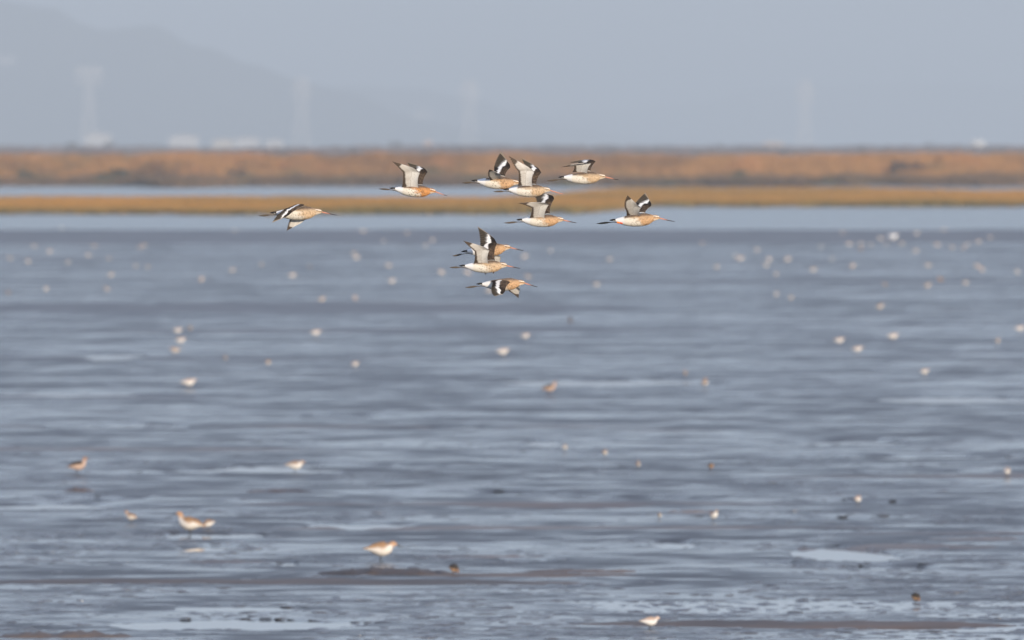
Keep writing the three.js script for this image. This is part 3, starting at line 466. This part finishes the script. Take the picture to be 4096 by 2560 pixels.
function waderParts(shape, coatName) {
  const id = shape + coatName; if (made[id]) return made[id];
  const { spine, bill, hip } = SHAPES[shape], c = COATS[coatName], k = id.length * 3.1;
  const plump = spine.map((q, i) => { const k = i > 1 && i < spine.length - 4 ? 1.25 : 1.08; return [q[0], q[1], q[2] * k, q[3] * k]; });
  const body = loft(plump, 44, 24, (x, y, z, up, t) => { const n = fbm(x * 6 + k, y * 8, z * 8, 3), m = sstep(-0.05, 0.35, up + n * 0.5), b = c.back.map(v => v * (1 + n * 0.5)); return mix3(mix3(mix3(c.belly, b, m), c.head, sstep(0.58, 0.72, t) * 0.8), c.back, sstep(0.08, 0.02, t)); });
  const legs = [0.06, -0.06].map((z, i) => mergeGeometries([loft([[hip[0], hip[1], 0.022, 0.022, z], [hip[0] - 0.03, hip[1] * 0.5, 0.013, 0.013, z], [hip[0] + 0.02 - i * 0.07, 0.01, 0.012, 0.012, z]], 8, 6, () => [0.03, 0.03, 0.026]), loft([[hip[0] + 0.02 - i * 0.07, 0.012, 0.01, 0.02, z], [hip[0] + 0.12 - i * 0.07, 0.008, 0.006, 0.03, z]], 3, 6, () => [0.03, 0.03, 0.026])]));
  const beak = loft([[bill[0], bill[1], 0.022, 0.02], [mix(bill[0], bill[2], 0.5), mix(bill[1], bill[3], 0.45), 0.014, 0.013], [bill[2], bill[3], 0.005, 0.005]], 10, 8, () => [0.035, 0.03, 0.027]);
  return made[id] = { body, legs, beak, whole: mergeGeometries([body, ...legs, beak]) };
}
function wader(name, x, d, length, turn, shape, coat, label, group, detailed) {
  const p = waderParts(shape, coat), y = groundAt(x, d); let o;
  if (detailed) { o = thing(name, [x, y, -d], label, 'bird', group); part('body', p.body, feather, o); part('bill', p.beak, horn, o); for (const l of p.legs) part('leg', l, horn, o); }
  else { o = new THREE.Mesh(p.whole, feather); o.name = numbered(name); o.position.set(x, y, -d); scene.add(o); tag(o, label, 'bird', group); }
  o.scale.setScalar(length); o.rotation.y = turn; return o;
}
const NEAR = 'waders on the near mud', FAR = 'waders scattered far out on the mud';
wader('wader', -6.15, 241.4, 0.3, 0.25, 'upright', 'tailed', 'dark tailed wader standing left of the brown mud streak, head raised to the right', NEAR, true);
wader('wader', -3.09, 242.6, 0.28, 0.1, 'level', 'grey', 'rounded pale wader on the long bright pool left of the middle', NEAR, true);
wader('wader', -4.7, 210.2, 0.19, 2.6, 'upright', 'buff', 'small buff wader standing left of the large orange one', NEAR, true);
wader('wader', -3.86, 204.1, 0.36, 2.9, 'upright', 'buff', 'large orange brown wader facing left, beside a much smaller one', NEAR, true);
wader('wader', -3.68, 206.9, 0.21, 3.9, 'feeding', 'grey', 'small pale wader close behind the large orange brown one', NEAR, true);
wader('wader', -1.47, 190.8, 0.36, 0.15, 'level', 'buff', 'large buff and white wader facing right near the brown mud ridge', NEAR, true);
wader('wader', -0.63, 184.7, 0.2, -1.0, 'feeding', 'dark', 'black and orange wader just right of the dark mud ridge', NEAR, true);
wader('wader', 1.33, 164.6, 0.2, 0.3, 'level', 'white', 'small white bellied wader closest to the bottom edge', NEAR, true);
wader('wader', 4.13, 174.4, 0.18, -1.1, 'feeding', 'dark', 'small dark backed wader alone at the lower right', NEAR, true);
wader('wader', 6.95, 239.5, 0.21, -1.2, 'level', 'white', 'bright white wader near the right edge of the mud', NEAR, true);
wader('wader', 4.48, 221.0, 0.19, 1.2, 'level', 'white', 'small pale wader above the wide bright pool at right', NEAR, true);
wader('wader', 2.49, 210.9, 0.19, -0.9, 'upright', 'grey', 'small pale wader alone on the open mud right of the middle', NEAR, true);
wader('wader', 2.86, 245.2, 0.17, 1.5, 'feeding', 'dark', 'tiny dark wader alone above the pale one right of the middle', NEAR, true);
wader('wader', 1.39, 255.8, 0.18, 1.3, 'level', 'grey', 'right one of two small waders below the middle', NEAR, true);
wader('wader', 0.8, 259.8, 0.18, -1.3, 'level', 'grey', 'left one of two small waders below the middle', NEAR, true);
wader('wader', 1.82, 246.3, 0.15, 1.4, 'upright', 'grey', 'tiny faint wader right of the two small ones below the middle', NEAR, true);
wader('wader', 1.84, 212.9, 0.13, 1.6, 'feeding', 'grey', 'tiny faint wader left of the pale one on open mud', NEAR, true);
wader('wader', -6.22, 327.6, 0.3, 0.2, 'level', 'white', 'bright white wader alone at the left of the middle distance', NEAR, true);
wader('wader', -0.21, 377.7, 0.3, 0.4, 'level', 'white', 'bright blurred wader below the lowest flying godwit', NEAR, true);
wader('wader', 0.7, 319.6, 0.3, 0.1, 'upright', 'tailed', 'dark and pink blurred wader in the centre of the mud', NEAR, true);
wader('wader', -3.3, 357.1, 0.22, -0.6, 'level', 'white', 'rightmost of three blurred waders in a loose row left of the middle', NEAR, true);
wader('wader', -5.16, 360.6, 0.2, 1.2, 'level', 'buff', 'middle one of three blurred waders in a loose row left of the middle', NEAR, true);
wader('wader', -6.18, 367.4, 0.19, 1.6, 'upright', 'grey', 'leftmost of three blurred waders in a loose row left of the middle', NEAR, true);
wader('wader', -8.33, 424.8, 0.24, 0.5, 'level', 'white', 'upper left one of the four blurred waders in a cluster at left', NEAR, false);
wader('wader', -8.13, 430.6, 0.22, 1.5, 'level', 'buff', 'upper right one of the four blurred waders in a cluster at left', NEAR, false);
wader('wader', -7.8, 401.2, 0.25, 0.3, 'level', 'white', 'third down of the four blurred waders in a cluster at left', NEAR, true);
wader('wader', -7.53, 381.2, 0.25, 2.8, 'level', 'buff', 'lowest of the four blurred waders in a cluster at left', NEAR, true);
wader('wader', -4.81, 417.7, 0.27, 0.3, 'level', 'white', 'bright blurred wader left of the middle, level with the left cluster', NEAR, true);
wader('wader', 0.31, 411.1, 0.25, -0.4, 'level', 'white', 'blurred wader right of the brightest one below the flock', NEAR, true);
wader('wader', 3.71, 328.4, 0.24, 1.3, 'upright', 'buff', 'orange blurred wader right of the centre of the mud', NEAR, true);
wader('wader', 3.49, 343.5, 0.17, 1.5, 'upright', 'buff', 'faint orange wader up left of the brighter orange one', NEAR, true);
wader('wader', 8.39, 346.7, 0.21, 0.6, 'level', 'white', 'small blurred wader below the group of three at right', NEAR, true);
wader('wader', 7.69, 400.8, 0.26, 0.3, 'level', 'white', 'upper left one of the group of three blurred waders at right', NEAR, true);
wader('wader', 7.73, 382.0, 0.27, -0.3, 'level', 'white', 'lowest one of the group of three blurred waders at right', NEAR, true);
wader('wader', 9.13, 408.9, 0.28, 0.2, 'level', 'white', 'upper right one of the group of three blurred waders at right', NEAR, true);
wader('wader', 11.4, 400.2, 0.23, 1.2, 'level', 'grey', 'blurred wader left of the one cut by the right edge', NEAR, true);
wader('wader', 12.74, 427.9, 0.26, 0.4, 'level', 'white', 'blurred wader at the right edge of the picture', NEAR, false);
wader('gull', 18.65, 836.0, 0.62, -0.5, 'level', 'gull', 'large white gull, brightest bird of the far right flock', null, false);
const COUNT = ['leftmost', 'second', 'third', 'fourth', 'fifth', 'sixth', 'seventh', 'eighth', 'ninth', 'tenth', 'eleventh', 'twelfth', 'thirteenth', 'fourteenth', 'fifteenth', 'sixteenth', 'seventeenth', 'eighteenth', 'nineteenth', 'twentieth', 'twenty-first', 'twenty-second', 'twenty-third', 'twenty-fourth'];
const farWaders = (list, side, group, coat) => {
  const rows = { farthest: [], middle: [], nearest: [] };
  for (const [x, d] of list) rows[d > 790 ? 'farthest' : d > 655 ? 'middle' : 'nearest'].push([x, d]);
  for (const row in rows) rows[row].sort((a, b) => a[0] / a[1] - b[0] / b[1]).forEach(([x, d], i) => {
    const r = hash(i, Math.round(d), 5), label = coat ? `faint dark blurred wader, ${x < 5 ? 'below the flock' : d > 700 ? 'among the pale ones at right' : 'near the right edge'}, far out on the mud` : `small blurred wader, ${COUNT[i]} ${i ? 'from the left ' : ''}in the ${row} row ${side} of the flock`;
    wader('wader', x, d, 0.22 + 0.11 * r, (r * 37) % 6.28, r > 0.7 ? 'feeding' : r > 0.35 ? 'level' : 'upright', coat || (r > 0.55 ? 'white' : r > 0.25 ? 'grey' : 'buff'), label, group, false);
  });
};
farWaders([[-15.69,531.1],[-14.9,545.3],[-12.99,546.9],[-10.62,583.3],[-10.33,629.2],[-7.7,649.1],[-9.67,658.4],[-13.82,646.8],[-14.44,653.7],[-14.23,604.4],[-16.45,695.7],[-20.57,698.4],[-19.24,677.8],[-17.52,672.9],[-21.99,784.7],[-20.15,743.5],[-19.24,784.7],[-17.82,717.4],[-16.78,768.4],[-6.18,819.7],[-6.79,731.7],[-6.4,701.0],[-4.73,653.7],[-4.07,576.0],[-5.53,899.8],[-4.0,784.7],[-3.87,827.0],[-8.07,922.4],[-15.06,927.0],[-2.56,616.5],[-1.63,616.5],[-0.73,538.9],[-5.65,506.3],[-4.71,510.5],[-25.26,955.9],[-17.01,788.1],[-7.74,600.4]], 'left', 'far waders left of the flock');
farWaders([[0.54,709.2],[1.68,746.5],[3.92,685.4],[0.57,598.5],[2.77,561.9],[8.97,805.3],[7.72,644.6],[9.29,709.2],[9.3,693.1],[10.77,749.6],[10.39,687.9],[9.76,653.7],[11.14,687.9],[9.42,608.4],[11.15,631.3],[14.03,774.8],[13.0,693.1],[17.44,899.8],[15.79,798.3],[16.34,798.3],[16.65,791.5],[18.29,846.1],[17.51,798.3],[18.32,801.8],[12.98,649.1],[21.26,895.4],[17.67,746.5],[19.72,791.5],[19.93,771.6],[21.21,794.9],[22.44,819.7],[24.08,857.9],[15.96,653.7],[17.7,649.1],[15.12,568.9],[13.65,560.2],[12.34,563.7],[10.46,484.9],[18.41,620.7],[8.11,523.6],[8.39,513.4],[23.73,936.4],[20.35,768.4],[17.41,631.3]], 'right', 'far waders right of the flock');
farWaders([[14.72,585.2],[1.53,447.2],[15.58,762.0]], '', 'faint dark far waders', 'dark');


scene.traverse(o => { if (o.isMesh) { o.castShadow = true; o.receiveShadow = true; } });
renderer.render(scene, camera);
